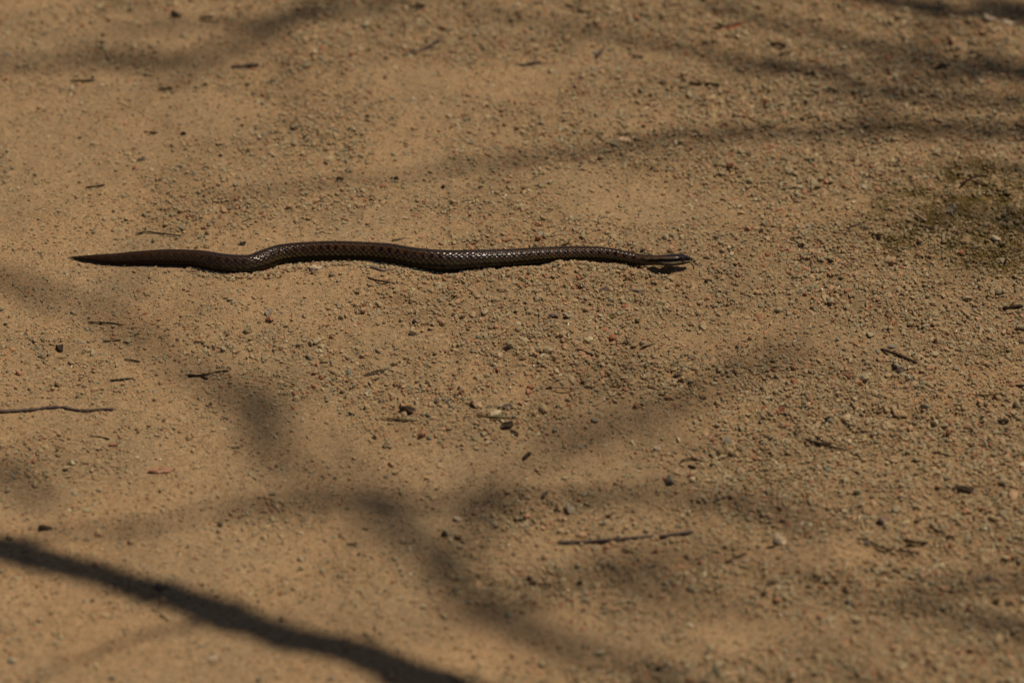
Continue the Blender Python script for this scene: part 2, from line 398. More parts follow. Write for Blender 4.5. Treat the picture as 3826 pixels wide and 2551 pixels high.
# moss: short threads in the hollows on the right
mv, mf = [], []
k = 0
mx, my, _ = survey(rng.uniform(3250, 3990, 120000), rng.uniform(150, 1450, 120000))
mk = moss_mask(mx, my) > .28+.35*rng.random(len(mx)); mx, my = mx[mk][:26000], my[mk][:26000]
mz = land(mx, my)
ang = rng.uniform(0, 6.28, len(mx)); ln = rng.uniform(.0008, .0022, len(mx)); wd = rng.uniform(.00015, .0004, len(mx)); lean = rng.uniform(.2, 1.4, len(mx))
ca, sa = np.cos(ang), np.sin(ang)
v0 = np.stack([mx-sa*wd, my+ca*wd, mz-.0003], 1); v1_ = np.stack([mx+sa*wd, my-ca*wd, mz-.0003], 1)
v2_ = np.stack([mx+ca*ln*np.sin(lean), my+sa*ln*np.sin(lean), mz+ln*np.cos(lean)], 1)
VV = np.stack([v0, v1_, v2_], 1).reshape(-1, 3)
mossm = bpy.data.meshes.new('moss'); mossm.from_pydata(VV.tolist(), [], np.arange(len(VV)).reshape(-1, 3).tolist()); mossm.materials.append(M['moss'])
mossm.polygons.foreach_set('use_smooth', [False]*len(mossm.polygons))
o = bpy.data.objects.new('moss', mossm); C.objects.link(o); tag(o, 'low olive moss growing between the grit at the right edge', 'moss', kind='stuff')

# ---------------------------------------------------------------- twigs, chips and single stones
FOOT = []
def footprint(x_, y_, r__):
    FOOT.append(np.stack([np.atleast_1d(x_), np.atleast_1d(y_), np.broadcast_to(r__, np.shape(np.atleast_1d(x_)))], 1))
def local(obj_name, me, org):
    me.transform(__import__('mathutils').Matrix.Translation(-Vector(org)))
    o_ = bpy.data.objects.new(obj_name, me); o_.location = org; C.objects.link(o_); return o_
def twig(pts, w, mat, label, name='twig', w2=None, knots=0, sink=.35, cat='twig', group='twigs fallen on the gravel path', seed=[100], lift_=0):
    seed[0] += 1; rg = np.random.default_rng(seed[0])
    P_ = resample(pts, max(10, int(sum(math.dist(pts[i], pts[i+1]) for i in range(len(pts)-1))/9)))
    n_ = len(P_)
    wob = np.cumsum(rg.standard_normal(n_))*.25; wob -= np.linspace(wob[0], wob[-1], n_)
    x_, y_, d_ = survey(P_[:, 0], P_[:, 1]+wob, .001)
    w2 = w if w2 is None else w2
    if pts[0][1] < 420: w, w2 = w*1.3, w2*1.3
    rr = np.linspace(w, w2, n_)/2*PXM*d_*(1+.16*rg.standard_normal(n_)).clip(.65, 1.5)*1.15
    rr[0] *= .55; rr[-1] *= .5
    zz = land(x_, y_); pz = np.pad(zz, 3, mode='edge'); zz = np.max([pz[k:k+n_] for k in range(7)], 0); kz = np.ones(5)/5; zz = np.convolve(np.pad(zz, 2, mode='edge'), kz, 'valid')
    zz = zz+rr*(1-sink)+.0002+.0005*coarse(x_, y_)*(sink < .5)+lift_
    x_, y_, _ = survey(P_[:, 0], P_[:, 1]+wob, zz)
    footprint(x_, y_, rr+.0002)
    me_ = tube(name, np.stack([x_, y_, zz], 1), rr, 8, .14, seed[0])
    me_.materials.append(M[mat])
    o_ = local(name, me_, (float(x_.mean()), float(y_.mean()), float(zz.min())))
    return tag(o_, label, cat, group)
def chip(Xc, Yc, wx, wy, ang, mat, label, name='bark_chip', cat='bark chip', group='bark and leaf scraps on the path', th_=.35, seed=[500], z_=0.35):
    """flat splinter: wx long, wy broad on the ground"""
    seed[0] += 1; rg = np.random.default_rng(seed[0])
    x_, y_, d_ = survey(Xc, Yc, .0015); x_, y_ = float(x_), float(y_)
    a1_, a2_ = wx/2*PXM*float(d_), wy/2*PXM*float(d_)
    seg, rings = 18, 9
    t_ = np.linspace(0, 2*math.pi, seg, endpoint=False); out = 1+.34*np.interp(t_, np.linspace(0, 2*math.pi, 9), np.append(q := rg.uniform(-1, 1, 8), q[0]))+.06*rg.standard_normal(seg)
    ph_ = np.linspace(.03, math.pi-.03, rings)
    P_ = np.stack([np.outer(np.sin(ph_), np.cos(t_)*out)*a1_, np.outer(np.sin(ph_), np.sin(t_)*out)*a2_, np.outer(np.cos(ph_), np.ones(seg))*a2_*th_], -1)
    P_[..., 2] += a2_*.35*np.sin(P_[..., 0]/a1_*2.2+rg.uniform(0, 6))*th_*1.5
    P_ += rg.standard_normal(P_.shape)*a2_*.075
    ca_, sa_ = math.cos(ang), math.sin(ang)
    Q = P_.reshape(-1, 3); Q = np.stack([Q[:, 0]*ca_-Q[:, 1]*sa_, Q[:, 0]*sa_+Q[:, 1]*ca_, Q[:, 2]], 1)
    footprint(x_, y_, a2_*.9)
    zc = float(land(np.array([x_]), np.array([y_]))[0])+a2_*th_*z_+.0006
    me_ = grid_mesh(name, Q, rings, seg, closed_v=True, smooth=False); me_.materials.append(M[mat])
    o_ = bpy.data.objects.new(name, me_); o_.location = (x_, y_, zc); C.objects.link(o_)
    return tag(o_, label, cat, group)
def stone(Xc, Yc, wx, wy, mat, label, th_=.75):
    return chip(Xc, Yc, wx, wy*1.5, rng.uniform(-.3, .3), mat, label, 'stone', 'stone', 'single stones lying among the grit', th_, z_=.45)

# --- long and obvious ones
t0 = twig([(-60, 1538), (100, 1532), (235, 1522), (290, 1532), (350, 1531), (425, 1528)], 12, 'purple', 'long grey-brown stick running in from the left edge below the snake', w2=8)
twig([(2080, 2025), (2200, 2020), (2330, 2010), (2400, 2003), (2480, 1998), (2590, 1985)], 10, 'purple', 'longest lone stick, nearly level, in the lower middle right of the path', w2=13)
twig([(700, 1402), (760, 1401), (800, 1393), (857, 1383)], 9, 'dark', 'dark twig with a bent stub, left, midway between snake and big shadow', w2=5)
twig([(742, 1400), (757, 1408), (778, 1414)], 5, 'dark', 'tiny dark stub lying against the bent dark twig on the left')
twig([(505, 874), (540, 865), (590, 869), (640, 875), (688, 882)], 5, 'brown', 'thin kinked brown twig just above the rear of the snake')
twig([(1503, 209), (1540, 197), (1575, 186), (1605, 172), (1628, 158), (1643, 148)], 4, 'purple', 'curved mauve twig thickening to the upper right, above the middle of the snake', w2=9)
twig([(2110, 15), (2150, 35), (2182, 48), (2223, 53)], 6, 'dark', 'dark twig sloping down to the right at the very top of the photo', w2=11)
twig([(2225, 215), (2243, 195), (2262, 172)], 9, 'purple', 'short stubby twig standing steeply across, upper right of centre', w2=7)
twig([(1942, 246), (1980, 238), (2020, 232)], 5, 'purple', 'short mauve twig left of the steep stubby twig', w2=8)
twig([(2680, 116), (2730, 104), (2782, 91)], 6, 'red', 'lower of two rust-red needles lying together at upper right', 'pine_needle', cat='pine needle', group='rust red needles')
twig([(2665, 107), (2720, 98), (2777, 86)], 6, 'dark', 'upper, darker of two needles lying together at upper right', 'pine_needle', cat='pine needle', group='rust red needles')
twig([(2570, 312), (2600, 314), (2625, 312)], 8, 'dark', 'left half of a broken dark twig, right of the upper centre')
twig([(2632, 314), (2660, 316), (2688, 319)], 9, 'dark', 'right half of a broken dark twig, right of the upper centre')
twig([(865, 250), (890, 248), (925, 244), (967, 241)], 6, 'purple', 'blunt club-shaped twig below the dark shadow patch at upper left', w2=11)
twig([(258, 303), (305, 302), (357, 299)], 6, 'brown', 'straight level brown twig in the bright sand at upper left')
twig([(320, 700), (355, 696), (392, 690)], 6, 'brown', 'short brown twig left, halfway between top edge and snake tail')
twig([(328, 1203), (380, 1204), (430, 1208), (462, 1215)], 5, 'brown', 'thin brown twig drooping to the right, below the tail')
twig([(383, 1275), (420, 1272), (452, 1269)], 5, 'olive', 'thin olive twig just under the drooping brown twig')
twig([(465, 1341), (495, 1344), (525, 1350)], 5, 'brown', 'short brown twig between the olive twig and the long left stick')
twig([(410, 1422), (450, 1417), (497, 1412)], 5, 'dark', 'thin dark twig rising to the right, above the long left stick')
twig([(335, 1629), (375, 1632), (411, 1639)], 5, 'brown', 'thin brown twig below the long left stick')
twig([(405, 1662), (425, 1662), (442, 1661)], 6, 'red', 'short reddish bit below the long left stick')
twig([(1365, 987), (1395, 999), (1440, 1011), (1486, 1008)], 9, 'grey', 'tan twig half buried right under the middle of the snake', sink=.8, w2=7)
twig([(1370, 1034), (1400, 1045), (1440, 1052), (1477, 1059)], 6, 'brown', 'thin dark twig sloping down, below the half buried tan one')
twig([(1462, 902), (1490, 897), (1519, 890)], 12, 'brown', 'brown wood stub touching the back of the snake at mid body', w2=9)
twig([(1515, 891), (1540, 884), (1567, 877)], 6, 'pale', 'pale splinter sticking out of the brown stub behind the snake', w2=2)
twig([(1445, 1562), (1500, 1567), (1562, 1572)], 8, 'olive', 'olive grey twig directly below the blackish bark piece', w2=6)
twig([(1193, 1354), (1220, 1354), (1246, 1361)], 5, 'brown', 'small brown twig left of the two-tone bark chip')
twig([(2344, 1083), (2378, 1086), (2412, 1088)], 6, 'grey', 'straight thin grey twig below the neck of the snake')
twig([(2284, 1076), (2310, 1070), (2335, 1063)], 4, 'olive', 'thin curved stem left of the straight grey twig below the neck')
twig([(1948, 1254), (1968, 1256), (1988, 1259), (2003, 1255)], 8, 'dark', 'dark tadpole-shaped twig, centre of the path, lower edge of the gravel', w2=4)
twig([(2152, 1303), (2180, 1310), (2207, 1323)], 5, 'dark', 'thin dark twig sloping down right of the tadpole-shaped one')
twig([(2395, 1294), (2422, 1286), (2452, 1277)], 6, 'tan', 'tan twig rising to the right, well below the head')
twig([(2060, 1447), (2105, 1446), (2152, 1449)], 6, 'tan', 'pale straight stem ending in a dark butt, right of centre')
twig([(2040, 1452), (2052, 1450), (2062, 1449)], 10, 'dark', 'dark butt at the left end of the pale straight stem')
twig([(1780, 1548), (1820, 1556), (1882, 1558)], 6, 'olive', 'olive leaf stem below centre, left of the torn dark leaf', w2=11)
twig([(1955, 1714), (1968, 1702), (1982, 1690)], 14, 'dark', 'stout dark stub in the shade below centre')
twig([(2026, 1856), (2034, 1846), (2044, 1836)], 12, 'purple', 'small mauve stub below the stout dark stub')
twig([(2536, 1734), (2550, 1719), (2590, 1714), (2632, 1724)], 5, 'brown', 'hair-thin bow-shaped rootlet at right, above the longest lone stick')
twig([(2572, 1738), (2588, 1742), (2600, 1747)], 8, 'dark', 'dark bit under the bow-shaped rootlet')
twig([(2728, 2088), (2760, 2075), (2790, 2066)], 6, 'brown', 'short brown twig right of and below the longest lone stick')
twig([(3290, 1303), (3350, 1324), (3390, 1340), (3427, 1356)], 8, 'dark', 'dark straight twig sloping down at right, level with picture centre', w2=11)
twig([(3010, 1640), (3060, 1655), (3110, 1668), (3162, 1681)], 9, 'dark', 'knobbly dark twig sloping down at lower right', w2=5)
twig([(3200, 2012), (3232, 2015), (3262, 2028), (3290, 2043), (3350, 2054), (3440, 2066)], 7, 'dark', 'long crooked black twig at the lower right', w2=8)
twig([(3373, 2016), (3400, 2022), (3432, 2027), (3468, 2024)], 13, 'dark', 'stubby dark red-brown bark piece just above the crooked black twig', w2=8)
twig([(3468, 1968), (3500, 1980), (3532, 1994)], 6, 'dark', 'thin dark twig above the stubby red-brown bark piece')
twig([(3755, 2262), (3790, 2250), (3840, 2245)], 6, 'brown', 'twig leaving the picture at the lower right edge')
twig([(3655, 1476), (3700, 1474), (3762, 1467)], 6, 'olive', 'olive stem near the right edge, level with the left stick')
twig([(3795, 1438), (3812, 1440), (3850, 1441)], 6, 'dark', 'dark twig cut by the right edge just above the olive stem')
twig([(3725, 1571), (3745, 1572), (3768, 1573)], 9, 'dark', 'small dark bit near the right edge below the olive stem')
twig([(3745, 1152), (3765, 1150), (3790, 1145), (3822, 1142)], 11, 'dark', 'dark dumb-bell shaped twig at the right edge, below the moss', w2=10)
twig([(3170, 852), (3200, 841), (3234, 828)], 5, 'dark', 'dark twig rising to the right between head and moss')
twig([(3580, 706), (3600, 682), (3640, 662), (3690, 655)], 6, 'dark', 'crooked dark rootlet in the moss at the right')
twig([(3545, 1700), (3520, 1696), (3490, 1688)], 7, 'dark', 'short dark twig above the blackish lump at lower right')
twig([(2865, 2045), (2880, 2043), (2896, 2041)], 8, 'dark', 'dark crumb left of the pale pointed stone')
twig([(2878, 166), (2900, 165), (2925, 168), (2938, 176)], 9, 'dark', 'dark curved twig at upper right between the needles and corner shade')
twig([(594, 331), (620, 331), (648, 329)], 5, 'brown', 'short brown twig under the dark shadow patch at upper left')
twig([(745, 64), (770, 65), (797, 65)], 5, 'dark', 'upper of two parallel dark splinters at the top left')
twig([(745, 74), (775, 80), (815, 81)], 5, 'olive', 'lower of two parallel splinters at the top left')
twig([(1530, 26), (1560, 26), (1597, 19)], 5, 'dark', 'dark twig near the top edge, left of centre')
twig([(1990, 12), (2010, 13), (2030, 10)], 4, 'brown', 'tiny brown twig near the top edge, centre')
twig([(1300, 1540), (1312, 1546), (1326, 1549)], 6, 'dark', 'tiny dark bit left of the blackish bark piece')
twig([(3420, 800), (3440, 812), (3462, 826)], 12, 'tan', 'tan sliver of stone-coloured wood left of the moss', w2=9)
twig([(2905, 210), (2930, 200), (2950, 203)], 4, 'brown', 'hair-thin brown rootlet below the curved twig at upper right')
twig([(2325, 2050), (2350, 2056), (2372, 2062)], 5, 'olive', 'short olive bit just under the longest lone stick')
twig([(1295, 2030), (1315, 2031), (1335, 2030)], 6, 'brown', 'short brown twig in bright sand left of the longest lone stick')
# --- chips and leaf scraps
chip(1402, 1398, 76, 22, .45, 'brown', 'two-tone brown bark chip left of centre, tilted up to the right')
chip(1536, 1530, 88, 32, -.12, 'dark', 'blackish curled bark piece with a stone on its lower edge, below centre', th_=.7)
chip(1895, 1592, 40, 52, -.7, 'dark', 'torn dark leaf scrap with ragged tips, below centre', 'leaf_scrap', 'leaf scrap')
chip(1926, 1612, 42, 22, -.6, 'dark', 'smaller dark leaf shred beside the torn leaf scrap', 'leaf_scrap', 'leaf scrap')
chip(2337, 508, 52, 24, .02, 'pale', 'pale peach wood chip alone above the head of the snake', 'wood_chip', 'wood chip', th_=.5)
chip(2255, 1092, 42, 26, .15, 'purple', 'small mauve bark flake below the forward third of the snake')
chip(2285, 1203, 34, 26, .6, 'olive', 'small folded olive leaf right of the mauve flat stone', 'leaf_scrap', 'leaf scrap')
chip(1897, 1520, 50, 26, .7, 'purple', 'mauve bark flake above the olive leaf stem')
chip(3595, 1845, 88, 34, .05, 'dark', 'biggest blackish bark lump at lower right', th_=.6)
chip(3690, 2158, 44, 30, .3, 'purple', 'mauve-grey bark flake near the lower right edge')
chip(655, 64, 42, 26, -.5, 'dark', 'dark seed husk near the top left edge', 'seed_husk', 'seed husk', th_=.8)
chip(222, 1300, 34, 34, .3, 'dark', 'dark round seed husk alone at left, above the long stick', 'seed_husk', 'seed husk', th_=1.0)
chip(528, 601, 42, 20, .25, 'purple', 'mauve bark flake at left, above the rear of the snake')
twig([(2098, 914), (2115, 911), (2124, 904), (2129, 893)], 6, 'dark', 'tiny dark upright twig touching the back of the snake, forward third', w2=3)
chip(2535, 1400, 30, 20, .1, 'purple', 'small dark flake in the gravel right of the pale stem')
chip(1545, 1265, 30, 18, -.2, 'brown', 'small brown flake above the two-tone bark chip')
chip(3365, 1378, 34, 44, -.4, 'purple', 'mauve flake under the straight dark twig at right')
twig([(2362, 212), (2385, 213), (2403, 213)], 6, 'dark', 'short dark bit right of the steep stubby twig')
crumb = lambda X_, Y_, w_, h_, lab: chip(X_, Y_, w_, h_*1.6, .1, 'dark', lab, 'leaf_crumb', 'leaf crumb', th_=.7)
crumb(1272, 690, 26, 12, 'dark crumb above the rear hump of the snake, first of three in a row')
crumb(1480, 684, 20, 11, 'dark crumb above mid snake, second of three in a row')
crumb(1657, 708, 20, 9, 'dark crumb above mid snake, third of three in a row')
crumb(575, 500, 34, 9, 'flat dark crumb above the tail, below the upper left shadow')
crumb(685, 510, 20, 10, 'small dark crumb right of the flat one above the tail')
crumb(910, 920, 24, 13, 'dark crumb just behind the first bend of the snake')
crumb(1220, 30, 20, 12, 'dark crumb at the top edge in the fading upper left shadow')
crumb(3032, 586, 28, 13, 'dark crumb right of centre above the snake head, alone on the gravel')
crumb(3470, 850, 34, 18, 'biggest dark crumb at the left end of the moss')
crumb(2995, 900, 24, 16, 'dark crumb on the gravel right of the head')
crumb(2645, 1033, 26, 11, 'dark crumb right below the tongue of the snake')
crumb(3520, 235, 46, 18, 'mossy dark lump in the upper right shade')
crumb(1995, 2168, 24, 18, 'round dark crumb below the left end of the longest stick')
crumb(2165, 2170, 26, 14, 'dark crumb right of the round one under the longest stick')
crumb(1660, 1985, 22, 14, 'left of two dark crumbs in the lower middle')
crumb(1712, 1994, 26, 14, 'right of two dark crumbs in the lower middle')
crumb(165, 1948, 60, 18, 'dark smudge-like crumb at left just above the big shadow')
crumb(2468, 2492, 34, 14, 'dark crumb near the bottom edge, right of centre')
# --- stones that stand out
stone(3695, 58, 46, 24, 'stone_pale', 'pale stone at the edge of the corner shade, left one of two')
stone(3772, 68, 66, 26, 'stone_pale', 'bigger pale stone at the edge of the corner shade, right one of two')
stone(2916, 2022, 44, 44, 'stone_pale', 'pale pointed stone at lower right of the longest stick', .45)
stone(3003, 1967, 40, 14, 'stone_pale', 'slim pale stone up and right of the pointed pale one')
stone(2460, 1666, 26, 24, 'stone_pale', 'round pale stone above the bow-shaped rootlet')
stone(2504, 1793, 28, 26, 'stone_grey', 'grey-blue stone beside the dark crumb below the bow-shaped rootlet')
stone(2070, 1207, 38, 15, 'stone_purple', 'flat mauve stone near the centre of the path')
stone(2122, 1205, 28, 15, 'stone_grey', 'flat grey stone right beside the flat mauve one')
stone(2377, 1513, 18, 18, 'stone_red', 'brick red stone below centre right')
stone(1005, 1195, 34, 24, 'stone_grey', 'grey stone below the bend of the snake at left')
stone(1012, 1222, 30, 18, 'stone_red', 'rusty stone just under the grey one at left')
stone(1185, 1023, 46, 18, 'stone_pale', 'cream stone below the rise of the snake at left', .5)
stone(1172, 1040, 20, 14, 'stone_purple', 'small mauve stone below the cream one')
stone(1450, 992, 20, 10, 'stone_pale', 'pale little stone between snake and half buried twig', .9)
stone(1782, 1508, 48, 30, 'stone_tan', 'biggest tan stone below centre', .8)
stone(1580, 1620, 26, 22, 'stone_red', 'pinkish stone left of the torn leaf scrap')
stone(600, 1741, 84, 24, 'stone_red', 'broad rust red stone in the lower left', .35)
stone(1712, 1912, 34, 18, 'stone_pale', 'pale slab stone in the lower middle', .6)
stone(2128, 1902, 34, 28, 'stone_grey', 'grey-tan stone left above the longest stick')
stone(2088, 1896, 24, 28, 'stone_tan', 'tan stone left of the grey-tan one')
stone(3350, 1360, 26, 22, 'stone_grey', 'grey stone touching the straight dark twig at right')
stone(3555, 786, 30, 34, 'stone_grey', 'blue-grey stone at the edge of the moss', .9)
stone(3720, 895, 34, 20, 'stone_pale', 'pale stone in the moss near the right edge')
stone(1555, 1225, 30, 16, 'stone_purple', 'mauve stone left of centre above the two-tone chip')
stone(3300, 1950, 34, 26, 'stone_purple', 'mauve stone above the stubby red-brown bark piece')
stone(793, 2440, 36, 22, 'stone_pale', 'pale stone near the bottom left, below the big shadow')
stone(3230, 2276, 30, 20, 'stone_tan', 'tan stone near the bottom right corner')
stone(1775, 1012, 26, 14, 'stone_tan', 'tan stone just in front of the shadow of the snake', .8)

# ---------------------------------------------------------------- loose grit: far too many to count
def near_snake(x, y, pad):
    d2 = np.full(len(x), 9.)
    for k in range(0, NR, 8):
        if dh[k] < .03:
            d2 = np.where((pad > .00054) & (np.hypot(x-Pp[k, 0], y-Pp[k, 1]) < .011), -1, d2); continue
        d2 = np.minimum(d2, np.hypot(x-Pp[k, 0], y-Pp[k, 1])-Rr[k]*.80)
    return d2 < pad
foot = np.concatenate(FOOT)
dense = []
for q in range(len(foot)-1):                     # fill in between the samples of each stick
    d_ = math.dist(foot[q][:2], foot[q+1][:2])
    dense.append(foot[q])
    if d_ < .004:
        for t_ in np.arange(.0008, d_, .0008): dense.append(foot[q]+(foot[q+1]-foot[q])*t_/d_)
foot = np.array(dense+[foot[-1]])
cells = {}
for fx, fy, fr_ in foot: cells.setdefault((int(fx//.006), int(fy//.006)), []).append((fx, fy, fr_))
def clear(x, y, r_):
    ok = np.ones(len(x), bool); ix, iy = (x//.006).astype(int), (y//.006).astype(int)
    keys = set(cells); near = {(a_+i_, b_+j_) for a_, b_ in keys for i_ in (-1, 0, 1) for j_ in (-1, 0, 1)}
    code = ix*100003+iy; nc = np.array([a_*100003+b_ for a_, b_ in near])
    for q in np.nonzero(np.isin(code, nc))[0]:
        for i_ in (-1, 0, 1):
            for j_ in (-1, 0, 1):
                for fx, fy, fr_ in cells.get((ix[q]+i_, iy[q]+j_), ()):
                    if (x[q]-fx)**2+(y[q]-fy)**2 < (fr_+r_[q]*.35)**2: ok[q] = False
    return ok
def scatter(n, rmed, rsig, rlo, rhi, dens_pow, floor, seed):
    rg = np.random.default_rng(seed)
    x = rg.uniform(-.60, .72, n); y = rg.uniform(-.53, .76, n)
    c_ = coarse(x, y)
    keep = rg.random(n) < floor+(1-floor)*c_**dens_pow*(.35+1.1*vnoise(x, y, .018, 31))
    x, y, c_ = x[keep], y[keep], c_[keep]
    r_ = np.clip(rmed*np.exp(rsig*rg.standard_normal(len(x)))*(.82+.30*c_), rlo, rhi)
    k2 = ~near_snake(x, y, r_*.6) & clear(x, y, r_)
    x, y, r_, c_ = x[k2], y[k2], r_[k2], c_[k2]
    return x, y, r_, c_
sets = [scatter(330000, .00100, .32, .0005, .0026, 1.1, .05, 1), scatter(9500, .0019, .22, .0014, .0036, 1.0, .07, 2), scatter(170000, .0006, .28, .0003, .0010, .5, .45, 3)]
x = np.concatenate([s[0] for s in sets]); y = np.concatenate([s[1] for s in sets]); r_ = np.concatenate([s[2] for s in sets])
# grains shouldered aside by the snake, heaped along its flanks
ip = (NR*np.clip(.2+.73*rng.random(4200)+.012*np.sin(rng.random(4200)*40), .2, .93)).astype(int); sd = rng.choice([-1., 1.], 4200, p=[.3, .7]); of = Rr[ip]*(.86+np.abs(rng.standard_normal(4200))*(.25+.5*vnoise(ip, ip*0., 23, 5)))*sd
xs_, ys_ = Pp[ip, 0]+Bn[ip, 0]*of, Pp[ip, 1]+Bn[ip, 1]*of
x = np.concatenate([x, xs_]); y = np.concatenate([y, ys_]); r_ = np.concatenate([r_, rng.uniform(.0006, .0015, 4200)])
n = len(x)
mm = moss_mask(x, y)
scl = np.stack([rng.uniform(.75, 1.35, n), rng.uniform(.75, 1.15, n), rng.uniform(.65, 1.05, n)], 1)*r_[:, None]
rot = np.stack([rng.uniform(-.5, .5, n), rng.uniform(-.5, .5, n), rng.uniform(0, 6.28, n)], 1)
z = land(x, y)+scl[:, 2]*(rng.uniform(-.3, .65, n)+.32*coarse(x, y)); z[-4200:] += .0004
pal = np.array([[.400, .270, .152], [.385, .275, .165], [.350, .270, .168], [.310, .240, .150], [.430, .255, .150], [.410, .205, .115], [.340, .135, .070], [.500, .390, .255], [.160, .105, .062], [.270, .225, .165]])
pw = np.array([.30, .20, .16, .07, .14, .055, .018, .035, .012, .022]); pw /= pw.sum()
cc = pal[rng.choice(len(pal), n, p=pw)]*rng.uniform(.86, 1.14, (n, 1))
cc = cc*np.array([.95, .94, .82])*(1-.12*coarse(x, y))[:, None]
cc = cc*(1-.7*mm[:, None])+np.array([.14, .092, .030])*.7*mm[:, None]
gloss = rng.uniform(.55, .95, n); sel = rng.random(n) < .03; gloss[sel] = .13
vi = rng.integers(0, 8, n)
gm = bpy.data.meshes.new('loose_grit'); gm.vertices.add(n)
gm.vertices.foreach_set('co', np.stack([x, y, z], 1).astype(np.float32).ravel())
def pattr(nm, typ, key, arr):
    a = gm.attributes.new(nm, typ, 'POINT'); a.data.foreach_set(key, np.ascontiguousarray(arr).ravel())
pattr('rot', 'FLOAT_VECTOR', 'vector', rot.astype(np.float32)); pattr('scl', 'FLOAT_VECTOR', 'vector', scl.astype(np.float32))
pattr('gloss', 'FLOAT', 'value', gloss.astype(np.float32)); pattr('vi', 'INT', 'value', vi.astype(np.int32))
c4 = np.ones((n, 4), np.float32); c4[:, :3] = cc; pattr('col', 'FLOAT_COLOR', 'color', c4)
grit = bpy.data.objects.new('loose_grit', gm); C.objects.link(grit); gm.materials.append(m_grit)
tag(grit, 'loose tan and grey granite grit strewn over the whole path', 'gravel', kind='stuff')
ng = bpy.data.node_groups.new('grit_scatter', 'GeometryNodeTree')
ng.interface.new_socket('Geometry', in_out='INPUT', socket_type='NodeSocketGeometry'); ng.interface.new_socket('Geometry', in_out='OUTPUT', socket_type='NodeSocketGeometry')
G = ng.nodes; GL = ng.links
gi = G.new('NodeGroupInput'); go = G.new('NodeGroupOutput')
g2i = G.new('GeometryNodeGeometryToInstance')
for k in range(8):
    ico = G.new('GeometryNodeMeshIcoSphere'); ico.inputs['Subdivisions'].default_value = 2; ico.inputs['Radius'].default_value = 1
    pos = G.new('GeometryNodeInputPosition'); nz = G.new('ShaderNodeTexNoise'); nz.noise_dimensions = '4D'
    nz.inputs['Scale'].default_value = .75; nz.inputs['W'].default_value = k*3.7+.5; nz.inputs['Detail'].default_value = 1.0
    GL.new(pos.outputs[0], nz.inputs['Vector'])
    sb = G.new('ShaderNodeVectorMath'); sb.operation = 'SUBTRACT'; sb.inputs[1].default_value = (.5, .5, .5); GL.new(nz.outputs['Color'], sb.inputs[0])
    ml = G.new('ShaderNodeVectorMath'); ml.operation = 'SCALE'; ml.inputs['Scale'].default_value = 1.9; GL.new(sb.outputs[0], ml.inputs[0])
    sp = G.new('GeometryNodeSetPosition'); GL.new(ico.outputs[0], sp.inputs['Geometry']); GL.new(ml.outputs[0], sp.inputs['Offset'])
    sm = G.new('GeometryNodeSetMaterial'); sm.inputs['Material'].default_value = m_grit; GL.new(sp.outputs[0], sm.inputs['Geometry'])
    GL.new(sm.outputs[0], g2i.inputs[0])
iop = G.new('GeometryNodeInstanceOnPoints'); iop.inputs['Pick Instance'].default_value = True
def named(nm, typ):
    a = G.new('GeometryNodeInputNamedAttribute'); a.data_type = typ; a.inputs[0].default_value = nm; return a.outputs[0]
GL.new(gi.outputs[0], iop.inputs['Points']); GL.new(g2i.outputs[0], iop.inputs['Instance'])
GL.new(named('vi', 'INT'), iop.inputs['Instance Index']); GL.new(named('rot', 'FLOAT_VECTOR'), iop.inputs['Rotation']); GL.new(named('scl', 'FLOAT_VECTOR'), iop.inputs['Scale'])
GL.new(iop.outputs[0], go.inputs[0])
grit.modifiers.new('scatter', 'NODES').node_group = ng

# ---------------------------------------------------------------- the bare tree to the right whose boughs shade the path
tree = bpy.data.objects.new('bare_tree', None); tree.location = (2.35, -.35, 0); C.objects.link(tree)
tag(tree, 'bare tree beside the path whose twiggy boughs cast the blurred shadows', 'tree')
bseed = [900]
def bough(pts, r0, r1, name='branch', sides=10, n_=None, jit=.10):
    """pts: (ground x, ground y where its shade falls, height)"""
    P_ = np.array([(gx_+SX*z_, gy_+SY*z_, z_) for gx_, gy_, z_ in pts])
    P_ = resample(P_, n_ or max(12, len(pts)*9)); m_ = len(P_)
    bseed[0] += 1; rg = np.random.default_rng(bseed[0])
    w_ = rg.standard_normal((m_, 3))*min(r0, .012)*.35; w_[0] = 0
    P_ = P_+np.stack([np.convolve(w_[:, k], [.25, .5, .25], 'same') for k in range(3)], 1)
    me_ = tube(name, P_, np.linspace(r0, r1, m_)*(1+.10*rg.standard_normal(m_))*(1 if r0 > .012 else np.interp(np.arange(m_), np.arange(0, m_+6, 6), rg.uniform(.45, 1.5, len(np.arange(0, m_+6, 6))))), sides, jit, bseed[0]); me_.materials.append(M['bark'])
    child(name, me_, tree); return P_
def S_(lst, z0_, z1_):
    """trace of a bough's shade given in photo positions at 2352 px width"""
    out = []
    for k, (X_, Y_) in enumerate(lst):
        x_, y_, _ = survey(X_*1.62670, Y_*1.62670, 0); out.append((float(x_), float(y_), z0_+(z1_-z0_)*k/(len(lst)-1)))
    return out
